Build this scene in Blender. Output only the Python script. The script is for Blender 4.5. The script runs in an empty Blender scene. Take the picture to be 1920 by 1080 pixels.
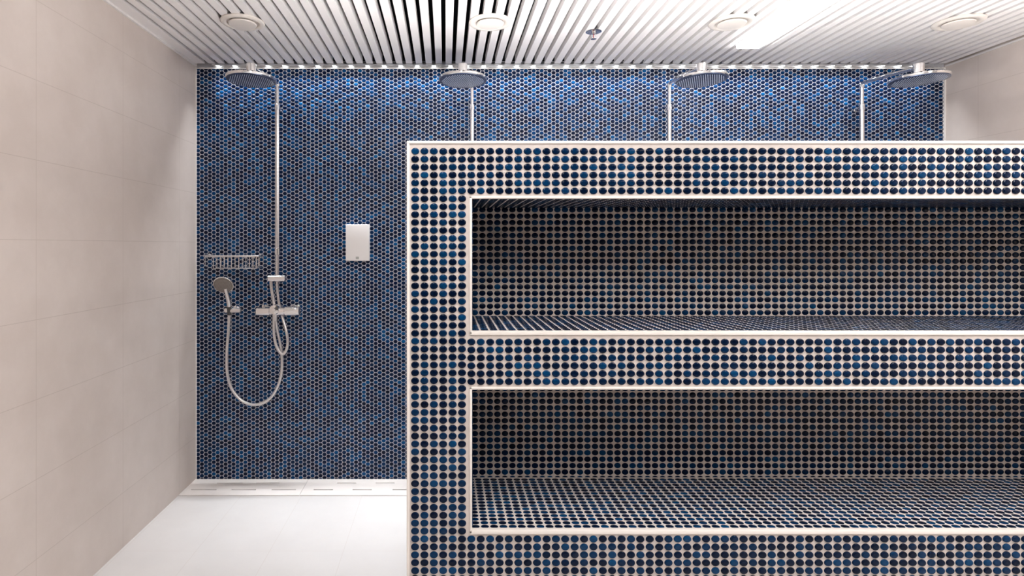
import bpy, bmesh, math, random
import numpy as np
from mathutils import Vector, Matrix

S = bpy.context.scene
C = S.collection
random.seed(7)
RNG = np.random.default_rng(11)
PI = math.pi

# ------------------------------------------------------------------ camera, world, exposure
F, CX, CY, CAMZ = 1087.0, 835.0, 460.0, 1.41
cam_d = bpy.data.cameras.new('camera'); cam = bpy.data.objects.new('camera', cam_d); C.objects.link(cam)
cam.location = (0, 0, CAMZ); cam.rotation_euler = (PI / 2, 0, 0)
cam_d.sensor_width = 36; cam_d.lens = 36 * F / 1920
cam_d.shift_x = (960 - CX) / 1920; cam_d.shift_y = -(540 - CY) / 1920
cam_d.clip_start = 0.02
S.camera = cam
w = bpy.data.worlds.new('world'); S.world = w; w.use_nodes = True
w.node_tree.nodes['Background'].inputs[0].default_value = (0.9, 0.92, 1, 1)
w.node_tree.nodes['Background'].inputs[1].default_value = 0.0
S.view_settings.view_transform = 'Standard'; S.view_settings.look = 'None'
S.view_settings.gamma = 1; S.view_settings.use_curve_mapping = False
S.view_settings.exposure = 0.77
S.cycles.max_bounces = 8; S.cycles.diffuse_bounces = 5; S.cycles.glossy_bounces = 4
S.cycles.caustics_reflective = False; S.cycles.sample_clamp_indirect = 4.0

# room limits
XL, XR, YB, YR, ZC = -1.5037, 3.011, 3.5, -2.6, 2.4951
SLAT_END = 3.459

def px(x, Y): return (x - CX) / F * Y
def pz(y, Y): return CAMZ + (CY - y) / F * Y

def area(name, loc, sx, sy, power, rot=(0, 0, 0), color=(1, .97, .95), spread=180):
    l = bpy.data.lights.new(name, 'AREA'); l.shape = 'RECTANGLE'; l.size = sx; l.size_y = sy
    l.energy = power; l.color = color; l.spread = math.radians(spread)
    o = bpy.data.objects.new(name, l); C.objects.link(o); o.location = loc; o.rotation_euler = rot
    return o

# LED strip light along the back wall, visible luminaire, added front lamps and ceiling-fill strips
LED_P, LUM_STR, FRONT_STR, UP_STR = 17.5, 8.5, 58.0, 17.5
area('led_strip_light', (px(1072, 3.47), 3.474, 2.4805), px(1745, 3.47) - px(400, 3.47), .012, LED_P,
     rot=(math.radians(-7), 0, 0), color=(.90, .95, 1), spread=62)

# ------------------------------------------------------------------ materials
def mat(name, col=(.8, .8, .8), rough=.5, metal=0.0, emit=None, estr=0, spec=.5, coat=0):
    m = bpy.data.materials.new(name); m.use_nodes = True
    b = m.node_tree.nodes['Principled BSDF']
    b.inputs['Base Color'].default_value = (*col, 1); b.inputs['Roughness'].default_value = rough
    b.inputs['Metallic'].default_value = metal
    b.inputs['Specular IOR Level'].default_value = spec
    b.inputs['Coat Weight'].default_value = coat
    if emit:
        b.inputs['Emission Color'].default_value = (*emit, 1); b.inputs['Emission Strength'].default_value = estr
    return m

class N:
    def __init__(s, m): s.t = m.node_tree; s.b = s.t.nodes['Principled BSDF']
    def new(s, k, **kw):
        n = s.t.nodes.new(k)
        for a, v in kw.items(): setattr(n, a, v)
        return n
    def link(s, a, b): s.t.links.new(a, b)
    def math(s, op, a, b=None, c=None):
        n = s.new('ShaderNodeMath', operation=op)
        for i, v in enumerate((a, b, c)):
            if v is None: continue
            if isinstance(v, (int, float)): n.inputs[i].default_value = v
            else: s.link(v, n.inputs[i])
        return n.outputs[0]
    def pos(s):
        g = s.new('ShaderNodeNewGeometry'); x = s.new('ShaderNodeSeparateXYZ'); s.link(g.outputs['Position'], x.inputs[0])
        return g.outputs['Position'], x.outputs
    def noise(s, vec, scale, detail=4, rough=.6):
        n = s.new('ShaderNodeTexNoise'); n.inputs['Scale'].default_value = scale; n.inputs['Detail'].default_value = detail
        n.inputs['Roughness'].default_value = rough; s.link(vec, n.inputs['Vector']); return n.outputs['Fac']
    def ramp(s, fac, stops):
        r = s.new('ShaderNodeValToRGB'); e = r.color_ramp.elements
        e[0].position, e[0].color = stops[0][0], (*stops[0][1], 1)
        e[1].position, e[1].color = stops[-1][0], (*stops[-1][1], 1)
        for p, c in stops[1:-1]:
            k = e.new(p); k.color = (*c, 1)
        s.link(fac, r.inputs[0]); return r.outputs[0]
    def joint(s, coord, origin, pitch, width):
        # 1 on a joint line repeating every pitch metres
        a = s.math('SUBTRACT', coord, origin); a = s.math('DIVIDE', a, pitch); a = s.math('ADD', a, .5)
        a = s.math('FRACT', a); a = s.math('SUBTRACT', a, .5); a = s.math('ABSOLUTE', a); a = s.math('MULTIPLY', a, pitch)
        return s.math('LESS_THAN', a, width / 2)
    def mix(s, fac, a, b):
        m = s.new('ShaderNodeMix', data_type='RGBA')
        if isinstance(fac, (int, float)): m.inputs[0].default_value = fac
        else: s.link(fac, m.inputs[0])
        for i, v in ((6, a), (7, b)):
            if isinstance(v, tuple): m.inputs[i].default_value = (*v, 1)
            else: s.link(v, m.inputs[i])
        return m.outputs[2]

def stone(name, c1, c2, joint_col, ax1, o1, p1, ax2, o2, p2, width, rough=.45, strength=.55):
    m = mat(name, c1, rough); n = N(m); P, xyz = n.pos()
    f = n.noise(P, 2.2, 7, .62); col = n.ramp(f, [(.35, c2), (.68, c1)])
    f2 = n.noise(P, 55, 3, .7); col = n.mix(n.math('MULTIPLY', f2, .18), col, c2)
    j = n.math('MAXIMUM', n.joint(xyz[ax1], o1, p1, width), n.joint(xyz[ax2], o2, p2, width))
    col = n.mix(n.math('MULTIPLY', j, strength), col, joint_col)
    n.link(col, n.b.inputs['Base Color'])
    bp = n.new('ShaderNodeBump'); bp.inputs['Strength'].default_value = .12; bp.inputs['Distance'].default_value = .002
    h = n.math('SUBTRACT', n.math('MULTIPLY', f2, .3), j); n.link(h, bp.inputs['Height']); n.link(bp.outputs[0], n.b.inputs['Normal'])
    return m

M = {}
M['wall'] = stone('beige_stone_tile', (.68, .605, .56), (.58, .505, .46), (.36, .29, .25), 1, 2.131, .573, 2, 1.43, .2937, .0028, .6, .35)
M['floor'] = stone('pale_floor_tile', (.70, .67, .652), (.64, .61, .592), (.55, .49, .45), 0, -.81, .34, 1, 3.247, .573, .003, .33, .4)
M['rear'] = stone('dark_rear_tile', (.10, .09, .085), (.08, .07, .066), (.16, .13, .12), 0, -.81, .573, 2, 1.43, .2937, .003, .4)  # unseen rear wall, darkened to cut bounce light and tile haze
M['cover'] = mat('drain_cover_stone', (.80, .74, .70), .4)
M['trimwhite'] = mat('white_profile', (.83, .80, .78), .35)
M['slat'] = mat('off_white_slat', (.88, .85, .845), .45)
M['black'] = mat('black_void', (.006, .006, .007), .9, spec=.1)
M['chrome'] = mat('chrome', (.86, .85, .85), .09, 1.0)
M['satin'] = mat('satin_chrome', (.80, .78, .78), .24, 1.0)
M['hose'] = mat('chromed_hose', (.78, .75, .74), .3, .85)
M['face'] = mat('spray_face', (.10, .13, .22), .25, .8)  # dark blue of the reflected mosaic wall put into the base colour
M['hface'] = mat('hand_spray_face', (.20, .17, .15), .35, .6)
M['rubber'] = mat('nozzle_rubber', (.42, .46, .55), .5)
M['darkp'] = mat('dark_plastic', (.03, .028, .03), .35)
M['white'] = mat('white_enamel', (.80, .78, .77), .32)
M['cream'] = mat('cream_enamel', (.74, .69, .645), .4)
M['grey'] = mat('grey_mark', (.42, .42, .40), .5)
M['alu'] = mat('brushed_aluminium', (.72, .73, .74), .3, 1.0)
M['diode'] = mat('led_diode', (1, 1, 1), .3, emit=(.95, .98, 1), estr=14)
M['lum'] = mat('luminaire_diffuser', (.9, .9, .9), .4, emit=(1, .985, .97), estr=LUM_STR)
M['add_front'] = mat('added_front_lamp_diffuser', (.9, .9, .9), .4, emit=(1, .985, .97), estr=FRONT_STR)  # glow of the added front lamps, out of view
M['add_side'] = mat('second_added_lamp_diffuser', (.9, .9, .9), .4, emit=(1, .985, .97), estr=FRONT_STR * .52)
M['add_up'] = mat('added_uplight_diffuser', (.9, .9, .9), .4, emit=(1, .985, .97), estr=UP_STR)  # glow of the strips added to brighten the ceiling
M['add_up2'] = mat('second_added_uplight_diffuser', (.9, .9, .9), .4, emit=(1, .985, .97), estr=UP_STR * 3.2)
M['edge'] = mat('ivory_tile_edge', (.80, .745, .70), .35)

def grout_mat(name, c):
    m = mat(name, c, .85, spec=.2); n = N(m); P, _ = n.pos()
    f = n.noise(P, 38, 4, .7)
    n.link(n.ramp(f, [(.3, tuple(v * .86 for v in c)), (.7, c)]), n.b.inputs['Base Color'])
    return m
M['grout'] = grout_mat('ivory_grout', (.64, .57, .53))
M['grout_b'] = grout_mat('white_grout', (.68, .67, .71))

def tile_mat(name, stops, rough=.12, coat=.0):
    m = mat(name, (.01, .05, .2), rough, coat=coat, spec=.14); n = N(m)
    a = n.new('ShaderNodeAttribute', attribute_name='glaze')
    P, _ = n.pos(); f = n.noise(P, 210, 2, .5)
    v = n.math('ADD', a.outputs['Fac'], n.math('MULTIPLY', n.math('SUBTRACT', f, .5), .22))
    n.link(n.ramp(v, stops), n.b.inputs['Base Color'])
    return m
M['tile'] = tile_mat('blue_penny_glaze', [(0, (.0005, .002, .009)), (.4, (.0005, .007, .028)), (.75, (.0008, .023, .074)), (1, (.002, .052, .145))], .13)
M['tile_b'] = tile_mat('blue_hexagon_glaze', [(0, (.0005, .002, .012)), (.4, (.0005, .008, .036)), (.75, (.0008, .034, .12)), (1, (.004, .110, .30))], .14)

# ------------------------------------------------------------------ helpers
def link_mesh(name, me, parent=None, mats=()):
    for m in mats: me.materials.append(M[m] if isinstance(m, str) else m)
    o = bpy.data.objects.new(name, me); C.objects.link(o)
    if parent: o.parent = parent
    return o

class MB:
    def __init__(s): s.v = []; s.f = []; s.mi = []; s.sm = []
    def add(s, vs, fs, mi=0, smooth=False):
        b = len(s.v); s.v += [tuple(p) for p in vs]
        for f in fs: s.f.append(tuple(b + i for i in f)); s.mi.append(mi); s.sm.append(smooth)
        return s
    def box(s, a, b, mi=0):
        x0, x1 = sorted((a[0], b[0])); y0, y1 = sorted((a[1], b[1])); z0, z1 = sorted((a[2], b[2]))
        return s.add([(x0,y0,z0),(x1,y0,z0),(x1,y1,z0),(x0,y1,z0),(x0,y0,z1),(x1,y0,z1),(x1,y1,z1),(x0,y1,z1)],
                     [(0,3,2,1),(4,5,6,7),(0,1,5,4),(1,2,6,5),(2,3,7,6),(3,0,4,7)], mi)
    def rbox(s, a, b, r=.003, seg=3, mi=0):
        bm = bmesh.new(); bmesh.ops.create_cube(bm, size=1)
        c = [(a[i] + b[i]) / 2 for i in range(3)]; d = [abs(a[i] - b[i]) for i in range(3)]
        for v in bm.verts: v.co = Vector((c[0] + v.co.x * d[0], c[1] + v.co.y * d[1], c[2] + v.co.z * d[2]))
        bmesh.ops.bevel(bm, geom=bm.edges[:], offset=r, segments=seg, profile=.5, affect='EDGES')
        bm.verts.index_update()
        s.add([v.co[:] for v in bm.verts], [[v.index for v in f.verts] for f in bm.faces], mi, True); bm.free(); return s
    def lathe(s, prof, origin, axis='z', seg=32, sx=1.0, sy=1.0, mi=0, smooth=True, ribs=0, ribd=0):
        # prof: (radius, height along axis); capped at both ends
        o = Vector(origin); vs = []; fs = []
        U, V, W = {'z': ((1,0,0),(0,1,0),(0,0,1)), 'x': ((0,1,0),(0,0,1),(1,0,0)), 'y': ((0,0,1),(1,0,0),(0,1,0))}[axis] if isinstance(axis, str) else axis
        U, V, W = Vector(U), Vector(V), Vector(W)
        for r, h in prof:
            for k in range(seg):
                t = 2 * PI * k / seg; rr = r
                if ribs: rr = r - ribd * (.5 + .5 * math.cos(ribs * t))
                vs.append(o + U * (rr * sx * math.cos(t)) + V * (rr * sy * math.sin(t)) + W * h)
        n = len(prof)
        for i in range(n - 1):
            for k in range(seg):
                k2 = (k + 1) % seg
                fs.append((i*seg+k, i*seg+k2, (i+1)*seg+k2, (i+1)*seg+k))
        fs.append(tuple(reversed(range(seg)))); fs.append(tuple(range((n-1)*seg, n*seg)))
        return s.add(vs, fs, mi, smooth)
    def rod(s, a, b, r, r2=None, seg=14, mi=0):
        a, b = Vector(a), Vector(b); W = (b - a); L = W.length; W.normalize()
        U = W.orthogonal().normalized(); V = W.cross(U)
        r2 = r if r2 is None else r2
        c = min(.0015, L * .2)
        return s.lathe([(r - c, 0), (r, c), (r2, L - c), (r2 - c, L)] if r > c else [(r, 0), (r2, L)], a, (U, V, W), seg, mi=mi)
    def tube(s, pts, r, seg=12, sub=8, mi=0, smooth_path=True, ridge=0):
        P = [Vector(p) for p in pts]
        if smooth_path:
            Q = [P[0] * 2 - P[1]] + P + [P[-1] * 2 - P[-2]]; out = []
            for i in range(1, len(Q) - 2):
                p0, p1, p2, p3 = Q[i-1], Q[i], Q[i+1], Q[i+2]
                for k in range(sub):
                    t = k / sub
                    out.append(.5 * ((2*p1) + (p2-p0)*t + (2*p0-5*p1+4*p2-p3)*t*t + (3*p1-p0-3*p2+p3)*t**3))
            out.append(P[-1]); P = out
        vs = []; fs = []; T = (P[1] - P[0]).normalized(); U = T.orthogonal().normalized()
        for i, p in enumerate(P):
            T = (P[min(i+1, len(P)-1)] - P[max(i-1, 0)]).normalized()
            U = (U - T * U.dot(T)).normalized(); V = T.cross(U)
            rr = r[i * (len(r) - 1) // (len(P) - 1)] if isinstance(r, (list, tuple)) else r
            if ridge and i % 2: rr -= ridge
            for k in range(seg):
                t = 2 * PI * k / seg; vs.append(p + U * math.cos(t) * rr + V * math.sin(t) * rr)
        for i in range(len(P) - 1):
            for k in range(seg):
                k2 = (k + 1) % seg; fs.append((i*seg+k, i*seg+k2, (i+1)*seg+k2, (i+1)*seg+k))
        fs.append(tuple(reversed(range(seg)))); fs.append(tuple(range((len(P)-1)*seg, len(P)*seg)))
        return s.add(vs, fs, mi, True)
    def build(s, name, mats, parent=None, autosmooth=True):
        me = bpy.data.meshes.new(name); me.from_pydata(s.v, [], s.f)
        me.polygons.foreach_set('material_index', s.mi); me.polygons.foreach_set('use_smooth', s.sm); me.update()
        if autosmooth and any(s.sm):
            me.set_sharp_from_angle(angle=math.radians(38))
        if not isinstance(mats, (tuple, list)): mats = (mats,)
        return link_mesh(name, me, parent, mats)

def empty(name, loc, label, cat, group=None):
    o = bpy.data.objects.new(name, None); C.objects.link(o); o.location = loc; o.empty_display_size = .05
    tag(o, label, cat, group); return o
def tag(o, label=None, cat=None, group=None, kind=None):
    if label: o['label'] = label
    if cat: o['category'] = cat
    if group: o['group'] = group
    if kind: o['kind'] = kind
    return o
def struct(name, mb, mats, label=None):
    o = mb.build(name, mats); o['kind'] = 'structure'
    if label: o['label'] = label; o['category'] = name.split('_')[0]
    return o
def copy_tree(o, parent=None):
    c = o.copy(); C.objects.link(c)
    if parent: c.parent = parent
    for ch in list(o.children): copy_tree(ch, c)
    return c

# mosaic: domed tiles standing on a grout bed, one mesh
def mosaic(name, cent, ru, rv, h, origin, U, V, W, bed, mats, parent=None, seg=16, rings=((1, 0), (.975, .55), (.90, .86), (.55, .98)),
           hexa=0.0, clip=None, bright=None, jit=.0002):
    cent = np.asarray(cent, float); n = len(cent)
    cent = cent + RNG.normal(0, jit, cent.shape)
    t = np.arange(seg) / seg * 2 * PI
    rad = 1 + hexa * np.cos(6 * t)
    ring = np.stack([np.cos(t) * rad * ru, np.sin(t) * rad * rv], 1)
    loc = []; hh = []
    for s_, z_ in rings: loc.append(ring * s_); hh += [z_ * h] * seg
    loc.append(np.zeros((1, 2))); hh.append(h)
    loc = np.concatenate(loc); hh = np.array(hh); nv = len(loc)
    uv = cent[:, None, :] + loc[None]
    # each tile is set a touch out of plane
    tilt = RNG.normal(0, .011, (n, 2))
    H = hh[None] + (tilt[:, None, :] * loc[None]).sum(2) * (hh[None] > 0)
    if clip:
        uv[..., 0] = np.clip(uv[..., 0], clip[0], clip[1]); uv[..., 1] = np.clip(uv[..., 1], clip[2], clip[3])
    O, U, V, W = (np.array(a, float) for a in (origin, U, V, W))
    co = O + uv[..., 0:1] * U + uv[..., 1:2] * V + H[..., None] * W
    co = co.reshape(-1, 3)
    R = len(rings); quads = []
    flip = np.dot(np.cross(U, V), W) < 0
    for i in range(R - 1):
        for k in range(seg):
            k2 = (k + 1) % seg; q = [i*seg+k, i*seg+k2, (i+1)*seg+k2, (i+1)*seg+k]; quads.append(q[::-1] if flip else q)
    tris = []
    for k in range(seg):
        q = [(R-1)*seg+k, (R-1)*seg+(k+1) % seg, R*seg]; tris.append(q[::-1] if flip else q)
    off = (np.arange(n) * nv)[:, None, None]
    Q = (np.array(quads)[None] + off).reshape(-1, 4); T = (np.array(tris)[None] + off).reshape(-1, 3)
    bco = []; bq = []
    for (a, b, c, d) in bed:
        k = len(co) + len(bco)
        bco += [O + U*a + V*c, O + U*b + V*c, O + U*b + V*d, O + U*a + V*d]
        q = [k, k+1, k+2, k+3]; bq.append(q[::-1] if flip else q)
    if bco: co = np.concatenate([co, np.array(bco)])
    Qa = np.concatenate([Q, np.array(bq)]) if bq else Q
    me = bpy.data.meshes.new(name)
    me.vertices.add(len(co)); me.vertices.foreach_set('co', co.astype(np.float32).ravel())
    idx = np.concatenate([Qa.ravel(), T.ravel()]); nf = len(Qa) + len(T)
    tot = np.concatenate([np.full(len(Qa), 4), np.full(len(T), 3)])
    start = np.concatenate([[0], np.cumsum(tot)[:-1]])
    me.loops.add(len(idx)); me.loops.foreach_set('vertex_index', idx.astype(np.int32))
    me.polygons.add(nf); me.polygons.foreach_set('loop_start', start.astype(np.int32))
    mi = np.zeros(nf, np.int32); mi[:len(Q)] = 1; mi[len(Qa):] = 1
    me.polygons.foreach_set('material_index', mi)
    sm = np.ones(nf, bool); sm[len(Q):len(Qa)] = False
    me.polygons.foreach_set('use_smooth', sm)
    g = .17 + RNG.random(n) ** 1.4 * .68 + RNG.normal(0, .03, n)
    if bright is not None: g = g + bright(cent)
    g = np.clip(g, 0, 1)
    fa = np.zeros(nf); fa[:len(Q)] = np.repeat(g, len(quads)); fa[len(Qa):] = np.repeat(g, len(tris))
    at = me.attributes.new('glaze', 'FLOAT', 'FACE'); at.data.foreach_set('value', fa.astype(np.float32))
    me.update(calc_edges=True); me.validate()
    return link_mesh(name, me, parent, mats)

# ------------------------------------------------------------------ the room
floor = struct('floor', MB().box((XL - .1, YR - .1, -.1), (XR + .1, YB + .1, 0)), 'floor', 'pale large-format floor tiles between the beige wall and the tiled unit')
struct('wall_left', MB().box((XL - .1, YR, 0), (XL, YB, 2.75)), 'wall', 'beige stone-look tiled wall on the left')
struct('wall_right', MB().box((XR, YR, 0), (XR + .1, YB, 2.75)), 'wall', 'beige stone-look tiled wall at far right above the unit')
struct('wall_front', MB().box((XL - .1, YR - .1, 0), (XR + .1, YR, 2.75)), 'rear')

# back wall with hexagonally packed round tiles
pv = 7.3 / F * YB; pu = 7.405 / F * YB
nc = int((XR - XL) / pu) + 1; nr = int((2.482) / pv) + 1
cs = []
for i in range(nc):
    for j in range(-1, nr + 1):
        u = XL + pu * (i + .45); v = pv * (j + .3 + (.5 if i % 2 else 0))
        if v > -.005 and v < 2.482 and u < XR + .004: cs.append((u, v))
wb = mosaic('wall_back', cs, pu * .532, pv * .457, .0035, (0, YB, 0), (1, 0, 0), (0, 0, 1), (0, -1, 0),
            [(XL, XR, 0, 2.75)], ('grout_b', 'tile_b'), seg=12, rings=((1, 0), (.95, .7), (.7, .95)), hexa=.045, clip=(XL, XR, 0, 2.484), jit=.00015)
wb['kind'] = 'structure'; wb['label'] = 'blue mosaic wall of small round glazed tiles behind the showers'; wb['category'] = 'wall'

# ceiling: off-white slats with black gaps under a black slab
cb = MB()
cb.box((XL - .1, YR, 2.66), (XR + .1, YB + .1, 2.75), 1)
pitch = .05887; gap = .0218; sw = pitch - gap
g0 = -.0095
cb.box((XL, SLAT_END - .012, ZC + .012), (XR, SLAT_END + .002, 2.66), 1)  # black closure panel added to keep the slat gaps dark to their ends
k0 = int(math.ceil((XL + .012 - g0 + gap) / pitch)); k = k0
while True:
    a = g0 + k * pitch + gap / 2; b = a + sw
    if b > XR - .02: break
    cb.box((a, YR, ZC), (b, SLAT_END, ZC + .046), 0); k += 1
last = b - pitch
a0 = g0 + k0 * pitch - gap / 2
cb.box((XL + .012, YR, ZC), (a0, SLAT_END, ZC + .046), 0)
ceil = struct('ceiling', cb, ('slat', 'black'), 'slatted off-white ceiling with dark gaps over the shower area')

struct('trim_1', MB().box((XL, YR, ZC - .010), (XL + .011, YB - .012, ZC + .03)), 'trimwhite')
struct('trim_2', MB().box((XR - .006, YR, ZC - .012), (XR, YB - .012, ZC - .002)), 'trimwhite')
struct('trim_3', MB().box((XL, YB - .011, pz(128.9, 3.49)), (XR, YB, pz(126.6, 3.49))), 'trimwhite')
struct('trim_4', MB().box((XL, YB - .008, 0), (XL + .005, YB, 2.478)), 'trimwhite')
struct('trim_5', MB().box((XR - .007, YB - .012, 0), (XR, YB, 2.478)), 'trimwhite')

# ------------------------------------------------------------------ LED strip in the groove
led = empty('led_strip', (0, 3.474, 2.49), 'row of small bright LED spots in a metal channel above the blue mosaic wall', 'light strip')
def L(o, p): return (p[0] - o[0], p[1] - o[1], p[2] - o[2])
lo = (0, 3.474, 2.49)
ch = MB()
x0, x1 = px(398, 3.47), px(1748, 3.47)
for a, b in (((x0, 3.461, 2.4875), (x1, 3.490, 2.494)), ((x0, 3.4605, 2.4835), (x1, 3.4625, 2.494)), ((x0, 3.4885, 2.4835), (x1, 3.490, 2.494))):
    ch.box(L(lo, a), L(lo, b))
ch.build('channel', 'alu', led)
dpro = None
xs = x0 + .03
while xs < x1 - .02:
    if dpro is None:
        m_ = MB(); m_.lathe([(.0075, 0), (.0075, -.0022), (.006, -.004), (.002, -.0046)], (0, 0, 0), 'z', 16, sx=1.35, sy=.8)
        dpro = m_.build('diode', 'diode', led); d = dpro
    else:
        d = dpro.copy(); C.objects.link(d)
    d.location = (xs, .001, -.0025)
    xs += .0997

# ------------------------------------------------------------------ ceiling luminaire, plus added lamps out of view
def luminaire(x, y0, y1, label, group=None, lm='lum'):
    xc, yc = x, (y0 + y1) / 2
    r = empty('ceiling_luminaire', (xc, yc, ZC), label, 'ceiling light', group)
    hw = .066
    b = MB()
    b.box((-hw, y0 - yc, -.004), (hw, y1 - yc, -.0005))
    b.build('housing', 'white', r)
    MB().rbox((-hw + .0045, y0 - yc + .0045, -.024), (hw - .0045, y1 - yc - .0045, -.0045), .004, 2).build('diffuser', lm, r)
luminaire(1.632, 1.83, 3.135, 'long bright white linear lamp between two round ceiling vents')
luminaire(1.95, -.25, 1.25, 'added unseen lamp in front of the tiled unit, to the right', lm='add_front')  # added out-of-view lamp to brighten the tile facing
luminaire(-.05, -.25, 1.25, 'added unseen lamp in front of the end of the tiled unit', lm='add_side')  # added out-of-view lamp for the unit's end and the left wall
luminaire(1.632, -1.95, -.57, 'added unseen lamp near the rear wall of the room')  # added lamp behind the camera for general room light

# ------------------------------------------------------------------ tiled unit with two long niches
YF, YN, YE = 1.72, 2.12, 2.23
UX0, UX1 = px(764.5, YF), XR
ZT = pz(269, YF)
NX0, NX1 = px(884.5, YF), 2.72
n1t, n1b = pz(372, YF), pz(623, YF)
n2t, n2b = pz(729.5, YF), pz(996, YF)
unit = empty('tiled_shelf_unit', (UX0, YF, 0), 'low wall unit faced in blue penny tiles with two long dark niches', 'shelving')
uo = (UX0, YF, 0)
body = MB(); e = .0015
for a, b in (((UX0, YF + e, 0), (NX0, YE, ZT)), ((NX1, YF + e, 0), (UX1, YE, ZT)), ((NX0, YF + e, n1t), (NX1, YE, ZT)),
             ((NX0, YF + e, n2t), (NX1, YE, n1b)), ((NX0, YF + e, 0), (NX1, YE, n2b)),
             ((NX0, YN + e, n1b), (NX1, YE, n1t)), ((NX0, YN + e, n2b), (NX1, YE, n2t))):
    body.box(L(uo, a), L(uo, b))
body.build('body', 'edge', unit)

# front mosaic
gx0, gpx = px(778.3, YF), 17.59 / F * YF
gz0, gpz = pz(283.7, YF), 14.83 / F * YF
cs = []
for i in range(int((UX1 - gx0) / gpx) + 1):
    for k in range(int(gz0 / gpz) + 1):
        X = gx0 + gpx * i; Z = gz0 - gpz * k
        if i >= 6 and X < NX1 + .012:
            if n1b - .012 < Z < n1t + .012 or n2b - .012 < Z < n2t + .005: continue
            if 24 <= k <= 29: Z -= .0025
        if X < UX1 - .01: cs.append((X, Z))
NXW = .006
bed = [(UX0, NX0, 0, ZT), (NX1, UX1, 0, ZT), (NX0, NX1, n1t, ZT), (NX0, NX1, n2t, n1b), (NX0, NX1, 0, n2b)]
fm = mosaic('penny_tile_facing', [(c[0] - uo[0], c[1]) for c in cs], 7.65 / F * YF, 6.35 / F * YF, .0042, (0, 0, 0), (1, 0, 0), (0, 0, 1), (0, -1, 0),
            [(a - uo[0], b - uo[0], c, d) for a, b, c, d in bed], ('grout', 'tile'), unit, seg=20)

def niche(nt, nb, row0):
    """lining of one niche: back, shelf, soffit and end faces"""
    o = bpy.data.objects.new('niche', None); C.objects.link(o); o.parent = unit; o.location = (0, 0, 0)
    D = YN - YF
    bx = gpx * .985
    # back panel
    cs = []; X = px(904.5, YN) - 2 * .02745; Zs = pz(row0, YN)
    while X < NX1 + .01:
        Z = Zs + .02348 * 40
        while Z > nb - .008:
            if Z < nt + .008 and X > NX0 - .01: cs.append((X - uo[0], Z))
            Z -= .02348
        X += .02745
    mosaic('back_panel', cs, .0121, .0101, .003, (0, D, 0), (1, 0, 0), (0, 0, 1), (0, -1, 0),
           [(NX0 - uo[0], NX1 - uo[0], nb, nt)], ('grout', 'tile'), o, seg=16, rings=((1, 0), (.97, .55), (.85, .9)), clip=(NX0 - uo[0], NX1 - uo[0], nb, nt))
    # shelf (bottom) and soffit (top)
    for nm, z, W, s0 in (('shelf', nb, (0, 0, 1), .027), ('soffit', nt, (0, 0, -1), .022)):
        cs = []; X = px(892.7, YF)
        while X < NX1:
            Y = s0
            while Y < D - .004:
                cs.append((X - uo[0], Y)); Y += .0233
            X += .02783
        mosaic(nm, cs, .0122, .0100, .0016, (0, 0, z + (.0008 if W[2] > 0 else -.0008)), (1, 0, 0), (0, 1, 0), W,
               [(NX0 - uo[0], NX1 - uo[0], 0.001, D)], ('grout', 'tile'), o, seg=16, rings=((1, 0), (.97, .55), (.85, .9)), clip=(NX0 - uo[0], NX1 - uo[0], .002, D))
    # end faces
    for xx, W in ((NX0, (1, 0, 0)), (NX1, (-1, 0, 0))):
        cs = []; Y = .027
        while Y < D - .004:
            Z = nb + .012
            while Z < nt: cs.append((Y, Z)); Z += .02347
            Y += .0235
        mosaic('end_panel', cs, .0100, .0100, .004, (xx - uo[0] + W[0] * .0008, 0, 0), (0, 1, 0), (0, 0, 1), W, [(.001, D, nb, nt)], ('grout', 'tile'), o,
               seg=12, rings=((1, 0), (.95, .7), (.7, .95)), clip=(.002, D, nb, nt))
    # ivory rounded edge profile round the opening
    fr = MB(); wd = .0075; y0, y1 = -.0045, .016
    X0, X1 = NX0 - uo[0], NX1 - uo[0]
    fr.rbox((X0 - wd + .001, y0, nb - wd + .001), (X0 + .001, y1, nt + wd - .001), .0022, 2)
    fr.rbox((X1 - .001, y0, nb - wd + .001), (X1 + wd - .001, y1, nt + wd - .001), .0022, 2)
    fr.rbox((X0 - wd + .001, y0, nt - .001), (X1 + wd - .001, y1, nt + wd - .001), .0022, 2)
    fr.rbox((X0 - wd + .001, y0, nb - wd - .001), (X1 + wd - .001, y1, nb + .0035), .0022, 2)
    fr.build('edge_profile', 'edge', o)
niche(n1t, n1b, 586); niche(n2t, n2b, 885)
# outer edge profile: top and left end
op = MB()
op.rbox((-.003, -.0045, 0.0), (.0055, YE - YF + .002, ZT), .002, 2)
op.build('end_profile', 'edge', unit)
op = MB()
op.rbox((-.003, -.0045, ZT - .001), (UX1 - UX0 - .003, .012, ZT + .0075), .002, 2)
op.build('top_profile', 'trimwhite', unit)
MB().box((0.001, .01, ZT), (UX1 - UX0 - .003, YE - YF, ZT + .004)).build('top_slab', 'edge', unit)
# added light strips, unseen on top of the unit, to brighten the ceiling
def added_uplight(x0, x1, label, m):
    ul = empty('added_uplight_strip', ((x0 + x1) / 2, 2.12, ZT + .0045), label, 'added_uplight')
    hl = (x1 - x0) / 2; b_ = MB()
    for a, b in (((-hl, -.058, 0), (hl, -.05, .004)), ((-hl, .05, 0), (hl, .058, .004)), ((-hl, -.05, 0), (-hl + .008, .05, .004)), ((hl - .008, -.05, 0), (hl, .05, .004))): b_.box(a, b)
    b_.build('frame', 'alu', ul)
    MB().box((-hl + .008, -.05, 0), (hl - .008, .05, .002)).build('diffuser', m, ul)
added_uplight(UX0 + .02, .75, 'added unseen light strip on top of the tiled unit, at its free end', 'add_up2')
added_uplight(.77, UX1 - .03, 'added unseen light strip on top of the tiled unit, towards the far right wall', 'add_up')

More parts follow.
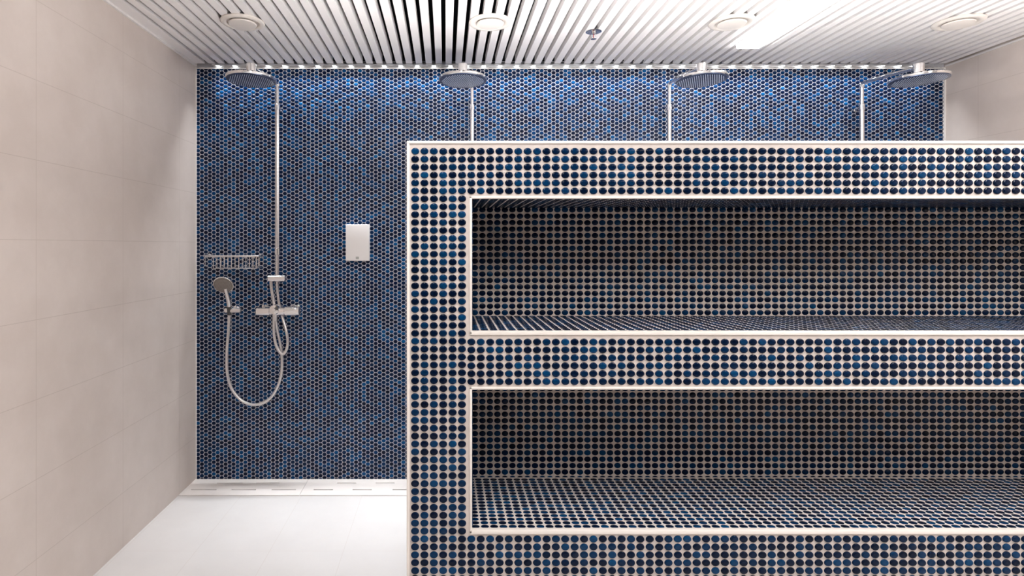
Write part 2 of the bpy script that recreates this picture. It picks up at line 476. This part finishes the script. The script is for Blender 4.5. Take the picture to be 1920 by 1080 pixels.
# ------------------------------------------------------------------ showers
XP = px(520, 3.44)
def P(x, y, Y): return (px(x, Y) - XP, Y - YB, pz(y, Y))
def sz(y): return pz(y, 3.44)
shower = empty('rain_shower', (XP, YB, 0), 'chrome rain shower with mixer beside the beige wall, fully visible', 'shower', 'rain showers along the blue mosaic wall')
yp = 3.44 - YB
m_ = MB()
m_.rod((0, yp, sz(200)), (0, yp, sz(158)), .0105)
m_.rod((0, yp, sz(470)), (0, yp, sz(198)), .0135)
m_.rod((0, yp, sz(518)), (0, yp, sz(468)), .0118)
m_.build('riser_pipe', 'satin', shower)
m_ = MB(); m_.rod((0, yp, sz(207)), (0, yp, sz(196)), .0162, seg=20); m_.build('collar', 'chrome', shower)
m_ = MB(); m_.rod((0, yp, sz(478)), (0, yp, sz(465)), .0155, seg=20); m_.build('collar', 'chrome', shower)
m_ = MB(); m_.rod((0, yp, sz(203)), (0, -.004, sz(203)), .009); m_.lathe([(.013, -.001), (.013, -.006), (.011, -.010)], (0, 0, sz(203)), 'y', 24); m_.build('wall_bracket', 'chrome', shower)
# arm and rain head turn about the riser
def arm_and_head(root, turn):
    arm = MB()
    arm.tube([(0, 0, sz(160)), (0, -.004, sz(157)), (0, -.03, 2.3675), (0, -.16, 2.364), (0, -.30, 2.352), (0, -.38, 2.345), (0, -.41, 2.345)], .0108)
    arm.lathe([(.012, -.012), (.0145, -.009), (.0145, .006), (.012, .010)], (0, 0, sz(160)), 'z', 20)
    a = arm.build('shower_arm', 'chrome', root); a.location = (0, yp, 0); a.rotation_euler = (0, 0, turn)
    hd = MB()
    hz = 2.273; c = (0, -.40, 0)
    hd.lathe([(.1235, hz + .001), (.1265, hz + .004), (.127, hz + .012), (.1235, hz + .0165), (.10, hz + .019), (.05, hz + .024), (.031, hz + .032)], c, 'z', 56, sx=1, sy=1.14)
    hd.lathe([(.031, hz + .030), (.031, hz + .040), (.025, hz + .043), (.025, hz + .088), (.021, hz + .091)], c, 'z', 28)
    h = hd.build('rain_head', 'chrome', a)
    fc = MB()
    fc.lathe([(.1215, hz + .004), (.1215, hz - .001), (.119, hz - .002)], c, 'z', 56, sx=1, sy=1.14)
    st = .0118; q = 0
    for i in range(-11, 12):
        for j in range(-12, 13):
            x = (i + (.5 if j % 2 else 0)) * st; y = j * st * .98
            if (x / .112) ** 2 + (y / .127) ** 2 < 1:
                fc.lathe([(.0019, 0), (.0013, -.0025)], (x, -.40 + y, hz - .0018), 'z', 6, mi=1)
    fc.build('spray_face', ('face', 'rubber'), h)
    return a
arm1 = arm_and_head(shower, math.radians(-3))
# slide bracket
m_ = MB()
xa, xb = P(502.5, 522, 3.43)[0], P(535.5, 522, 3.43)[0]
m_.lathe([(.016, xa), (.0195, xa + .003), (.0195, xb - .003), (.016, xb)], (0, 3.43 - YB, pz(522, 3.43)), 'x', 28)
m_.rod((0, 3.43 - YB, pz(522, 3.43)), (0, -.004, pz(522, 3.43)), .011)
m_.build('slide_bracket', 'satin', shower)
# supply pipes down to the mixer
m_ = MB(); m_.tube([P(508, 526, 3.43), P(509, 540, 3.43), P(512, 560, 3.43), P(515, 578, 3.425)], [.0105, .0095, .009, .0075]); m_.build('supply_pipe', 'satin', shower)
m_ = MB(); m_.tube([P(519.5, 526, 3.44), P(520, 540, 3.44), P(522, 560, 3.44), P(525, 578, 3.44)], .0090); m_.build('supply_pipe', 'satin', shower)
# mixer
mz = pz(583, 3.425); my = 3.425 - YB
mx = MB()
a, b = P(506, 0, 3.425)[0], P(535, 0, 3.425)[0]
mx.lathe([(.020, a), (.0265, a + .004), (.0265, b - .004), (.022, b)], (0, my, mz), 'x', 32)
cx = P(515, 0, 3.41)[0]
mx.rod((cx, my, mz - .02), (cx, my, pz(603, 3.425)), .0135, .012)
mx.build('mixer_body', 'chrome', shower)
mxo = shower.children[-1]
m_ = MB(); m_.lathe([(.030, .010), (.031, -.022), (.027, -.031), (.013, -.034), (.010, -.040)], (cx, my, mz + .010), 'y', 32); m_.build('diverter_knob', 'chrome', shower)
a, b = P(481, 0, 3.425)[0], P(507, 0, 3.425)[0]
m_ = MB(); m_.lathe([(.021, a), (.0255, a + .004), (.0265, b - .003), (.022, b)], (0, my, mz - .003), 'x', 32)
m_.lathe([(.010, 0), (.010, .016), (.006, .02)], ((a + b) / 2, my, mz + .018), 'z', 16)
m_.build('temperature_handle', 'chrome', shower)
a, b = P(534, 0, 3.425)[0], P(563, 0, 3.425)[0]
m_ = MB(); m_.lathe([(.023, a), (.027, a + .004), (.0275, b - .022)], (0, my, mz), 'x', 60, ribs=20, ribd=.002)
m_.lathe([(.0275, b - .022), (.0275, b - .004), (.022, b)], (0, my, mz), 'x', 32)
m_.lathe([(.011, 0), (.011, .012), (.007, .016)], (b - .012, my, mz + .022), 'z', 16)
m_.build('flow_handle', 'chrome', shower)
for q in (495, 548):
    m_ = MB(); x = P(q, 0, 3.46)[0]
    m_.lathe([(.034, -.001), (.034, -.006), (.026, -.014), (.015, -.02), (.015, my + .005)], (x, 0, mz - .004), 'y', 28)
    m_.build('wall_rosette', 'chrome', shower)
# short loop of hose under the mixer
m_ = MB()
m_.tube([P(513.5, 588, 3.42), P(513.5, 605, 3.415), P(514, 628, 3.412), P(518, 648, 3.412), P(525, 661, 3.412), P(532, 663, 3.414), P(538, 653, 3.417), P(539.5, 638, 3.42),
         P(536, 618, 3.425), P(531, 600, 3.437), P(527, 585, 3.455), P(525, 572, 3.455)], .0088, ridge=.0006)
m_.build('connecting_hose', 'hose', shower)

for (ppx, turn, lab) in ((885, -9.5, 'chrome rain shower second from the beige wall, pipe cut off by the tiled unit'),
                         (1255, 2, 'chrome rain shower whose head hangs just below the bright linear lamp'),
                         (1616, 1.5, 'chrome rain shower with its curved arm in view, nearest the far right wall')):
    s2 = copy_tree(shower); s2.location = (px(ppx, 3.44), YB, 0); s2['label'] = lab
    for chd in s2.children:
        if chd.name.startswith('shower_arm'): chd.rotation_euler = (0, 0, math.radians(turn))

# hand shower, its hose and its wall holder
hx = px(430, 3.43); ho = (hx, YB, pz(582, 3.43))
holder = empty('hand_shower_holder', ho, 'small chrome wall bracket holding the hand shower', 'bracket')
def PH(x, y, Y): return L(ho, (px(x, Y), Y, pz(y, Y)))
a, b = PH(421, 0, 3.43)[0], PH(452, 0, 3.43)[0]
m_ = MB(); m_.lathe([(.012, a), (.0155, a + .003), (.0155, b - .003), (.012, b)], (0, 3.43 - YB, 0), 'x', 24); m_.build('clamp', 'satin', holder)
m_ = MB(); xx = PH(438, 0, 3.45)[0]
m_.lathe([(.021, -.001), (.021, -.007), (.013, -.012), (.011, -.068)], (xx, 0, 0), 'y', 24); m_.build('wall_plate', 'chrome', holder)
hs = empty('hand_shower', ho, 'round chrome hand shower resting in its bracket below the wire basket, long hose looping down', 'hand shower')
m_ = MB(); m_.tube([PH(429.5, 574, 3.415), PH(428.5, 565, 3.405), PH(426, 553, 3.395), PH(423, 541, 3.385)], [.0125, .0125, .0115, .011]); m_.build('handle', 'satin', hs)
m_ = MB(); m_.rod(PH(430, 590, 3.43), PH(429.3, 571, 3.414), .0125, .0128, seg=20); m_.build('handle_grip', 'darkp', hs)
# head disc, facing down and out
W = Vector((.05, -.80, -.60)).normalized(); U = Vector((1, 0, 0)); U = (U - W * U.dot(W)).normalized(); V = W.cross(U)
hc = PH(419, 534, 3.37)
m_ = MB(); m_.lathe([(.020, -.030), (.045, -.020), (.0575, -.006), (.0585, .001), (.057, .004)], hc, (U, V, W), 40); m_.build('spray_head', 'chrome', hs)
spo = m_
m_ = MB(); m_.lathe([(.054, .002), (.054, .0052), (.050, .0062)], hc, (U, V, W), 40)
for i in range(-7, 8):
    for j in range(-7, 8):
        x, y = i * .0068, j * .0068
        if x * x + y * y < .0021:
            m_.lathe([(.0013, .006), (.0009, .008)], Vector(hc) + U * x + V * y, (U, V, W), 5, mi=1)
m_.build('spray_face', ('hface', 'grey'), hs)
m_ = MB()
m_.tube([PH(430, 588, 3.43), PH(429.5, 600, 3.428), PH(428.5, 620, 3.425), PH(426.3, 645, 3.42), PH(425.2, 670, 3.42), PH(426, 697, 3.42), PH(431.5, 722, 3.42),
         PH(441, 739, 3.42), PH(456, 753, 3.42), PH(475, 759, 3.42), PH(494, 755, 3.42), PH(509, 744, 3.42), PH(521, 724, 3.42), PH(527.5, 700, 3.42),
         PH(528.8, 680, 3.422), PH(528, 662, 3.426), PH(525, 642, 3.43), PH(520.5, 622, 3.43), PH(517.5, 602, 3.427)], .0088, ridge=.0006)
m_.build('hose', 'hose', hs)

# ------------------------------------------------------------------ wire basket
bo = (px(440, 3.49), YB, pz(480, 3.49))
bk = empty('wire_basket', bo, 'small chrome wire soap basket on the mosaic wall above the hand shower', 'basket')
def PB(x, y, Y): return L(bo, (px(x, Y), Y, pz(y, Y)))
zt, zb = pz(480.5, 3.37) - bo[2], pz(503.3, 3.37) - bo[2]
def xb_(x, Y): return px(x, Y) - bo[0]
fl, fr_, bl, br = xb_(398, 3.37), xb_(482, 3.37), xb_(388.5, 3.49), xb_(491, 3.49)
yf, yb = 3.37 - YB, -.008
m_ = MB()
m_.tube([(bl, yb, zt), (bl + .002, yb - .04, zt), (fl - .003, yf + .012, zt), (fl + .012, yf, zt), ((fl + fr_) / 2, yf - .001, zt), (fr_ - .012, yf, zt), (fr_ + .003, yf + .012, zt), (br - .002, yb - .04, zt), (br, yb, zt)], .0062, seg=8, sub=5)
m_.tube([(bl, yb, zt), (br, yb, zt)], .0035, seg=8, smooth_path=False)
m_.build('rim', 'satin', bk)
nb_ = 13
for i in range(nb_):
    t = i / (nb_ - 1); xf = fl + .006 + t * (fr_ - fl - .008)
    m_ = MB(); m_.tube([(xf, yf, zt), (xf, yf, zb + .004), (xf, yf + .004, zb), (xf, yb - .012, zb + .006), (xf, yb - .002, zb + .015), (xf, yb, zt)], .0021, seg=6, smooth_path=False)
    m_.build('wire', 'satin', bk)
m_ = MB(); m_.tube([(fl + .004, yf + .001, zb), (fr_, yf + .001, zb)], .0022, seg=6, smooth_path=False); m_.build('wire', 'satin', bk)
for xx, s_ in ((bl, 1), (br, -1)):
    m_ = MB(); m_.tube([(xx + s_ * .006, yb - .045, zt), (xx + s_ * .006, yb - .045, zb + .012), (xx + s_ * .02, yb - .045, zb + .006)], .0021, seg=6, smooth_path=False); m_.build('wire', 'satin', bk)
m_ = MB(); m_.lathe([(.012, -.001), (.012, -.010), (.008, -.014)], (br - .012, 0, zt + .002), 'y', 20); m_.build('mounting_boss', 'chrome', bk)
m_ = MB(); m_.lathe([(.012, -.001), (.012, -.010), (.008, -.014)], (bl + .012, 0, zt + .002), 'y', 20); m_.build('mounting_boss', 'chrome', bk)

# ------------------------------------------------------------------ white dispenser box on the wall
do = (px(670, 3.44), YB, pz(455, 3.44))
dp = empty('soap_dispenser', do, 'flat white rectangular dispenser on the blue mosaic wall right of the shower pipe', 'dispenser')
hw, hh = 22.0 / F * 3.44, 34.3 / F * 3.44
m_ = MB(); m_.rbox((-hw, -.060, -hh), (hw, -.018, hh), .004, 3); m_.build('cover', 'white', dp)
m_ = MB(); m_.rbox((-hw + .008, -.018, -hh + .01), (hw - .008, -.001, hh - .01), .002, 2); m_.build('back_plate', 'grey', dp)
m_ = MB(); z_ = -hh + .018; m_.rbox((-.0095, -.0612, z_ - .008), (.0095, -.0598, z_ + .008), .0006, 1)
m_.build('square_mark', 'grey', dp)

# ------------------------------------------------------------------ ceiling vents
VG = 'round ceiling vents'
vent = None
for X_, Y_, lab in ((px(455, 2.81), 2.81, 'round cream ceiling vent closest to the beige left wall'),
                    (px(919, 2.81), 2.81, 'round cream ceiling vent above the second shower head'),
                    (px(1372, 2.81), 2.81, 'round cream ceiling vent just beside the bright linear lamp'),
                    (px(1797, 2.81), 2.81, 'round cream ceiling vent in the far right corner of the slats')):
    if vent is None:
        vent = empty('ceiling_vent', (X_, Y_, ZC), lab, 'vent', VG)
        m_ = MB(); m_.lathe([(.080, 0), (.103, -.001), (.104, -.006), (.098, -.011), (.082, -.013), (.076, -.010), (.072, -.002)], (0, 0, 0), 'z', 48)
        m_.build('flange', 'cream', vent)
        m_ = MB(); m_.lathe([(.012, .0), (.012, -.006), (.062, -.008), (.066, -.012), (.063, -.017), (.050, -.019)], (0, 0, 0), 'z', 48)
        m_.build('disc', 'cream', vent)
    else:
        v2 = copy_tree(vent); v2.location = (X_, Y_, ZC); v2['label'] = lab

# sprinkler
sp = empty('fire_sprinkler', (px(1113, 2.94), 2.94, ZC), 'small chrome sprinkler in the slatted ceiling between two round vents', 'sprinkler')
m_ = MB(); m_.lathe([(.039, 0), (.040, -.003), (.030, -.007), (.014, -.004)], (0, 0, 0), 'z', 36); m_.build('rosette', 'chrome', sp)
m_ = MB(); m_.lathe([(.011, -.002), (.011, -.014), (.007, -.016)], (0, 0, 0), 'z', 16)
for s_ in (-1, 1): m_.tube([(s_ * .007, 0, -.014), (s_ * .011, 0, -.022), (s_ * .009, 0, -.032), (s_ * .002, 0, -.038)], .0016, seg=8)
m_.build('frame', 'chrome', sp)
m_ = MB(); m_.lathe([(.014, -.0375), (.0145, -.039), (.003, -.0405)], (0, 0, 0), 'z', 20); m_.build('deflector', 'satin', sp)
m_ = MB(); m_.lathe([(.0022, -.016), (.0022, -.038)], (0, 0, 0), 'z', 8); m_.build('glass_bulb', mat('red_bulb', (.35, .02, .02), .1), sp)

# ------------------------------------------------------------------ slotted drain covers along the back wall
def cover(x0, x1, rows, label):
    y0, y1 = 3.262, 3.488; th = .004
    o = (x0, y0, 0)
    r = empty('drain_cover', o, label, 'drain cover', 'slotted drain covers')
    m_ = MB(); w_ = .009
    ys = sorted(rows)
    edges = [y0]
    for Y in ys: edges += [Y - w_ / 2, Y + w_ / 2]
    edges.append(y1)
    for i in range(0, len(edges), 2): m_.box(L(o, (x0, edges[i], .0012)), L(o, (x1, edges[i + 1], th)))
    for Y in ys:
        cur = x0
        for a, b in rows[Y] + [(x1, x1)]:
            if a > cur: m_.box(L(o, (cur, Y - w_ / 2, .0012)), L(o, (a, Y + w_ / 2, th)))
            cur = b
    m_.build('slotted_plate', 'cover', r)
    m_ = MB(); m_.box((.002, .002, .0002), (x1 - x0 - .002, y1 - y0 - .002, .0012)); m_.build('tray', 'alu', r)
cover(XL + .001, -.823, {3.429: [(-1.350, -1.199), (-1.12, -.981)], 3.336: [(-1.464, -1.317), (-1.231, -1.09), (-1.0, -.86)]},
      'stone drain cover with long slots, touching the beige left wall')
cover(-.820, -.095, {3.429: [(-.640, -.527), (-.413, -.300)], 3.336: [(-.758, -.647), (-.534, -.424), (-.304, -.19)]},
      'stone drain cover with shorter slots, beside the tiled unit')
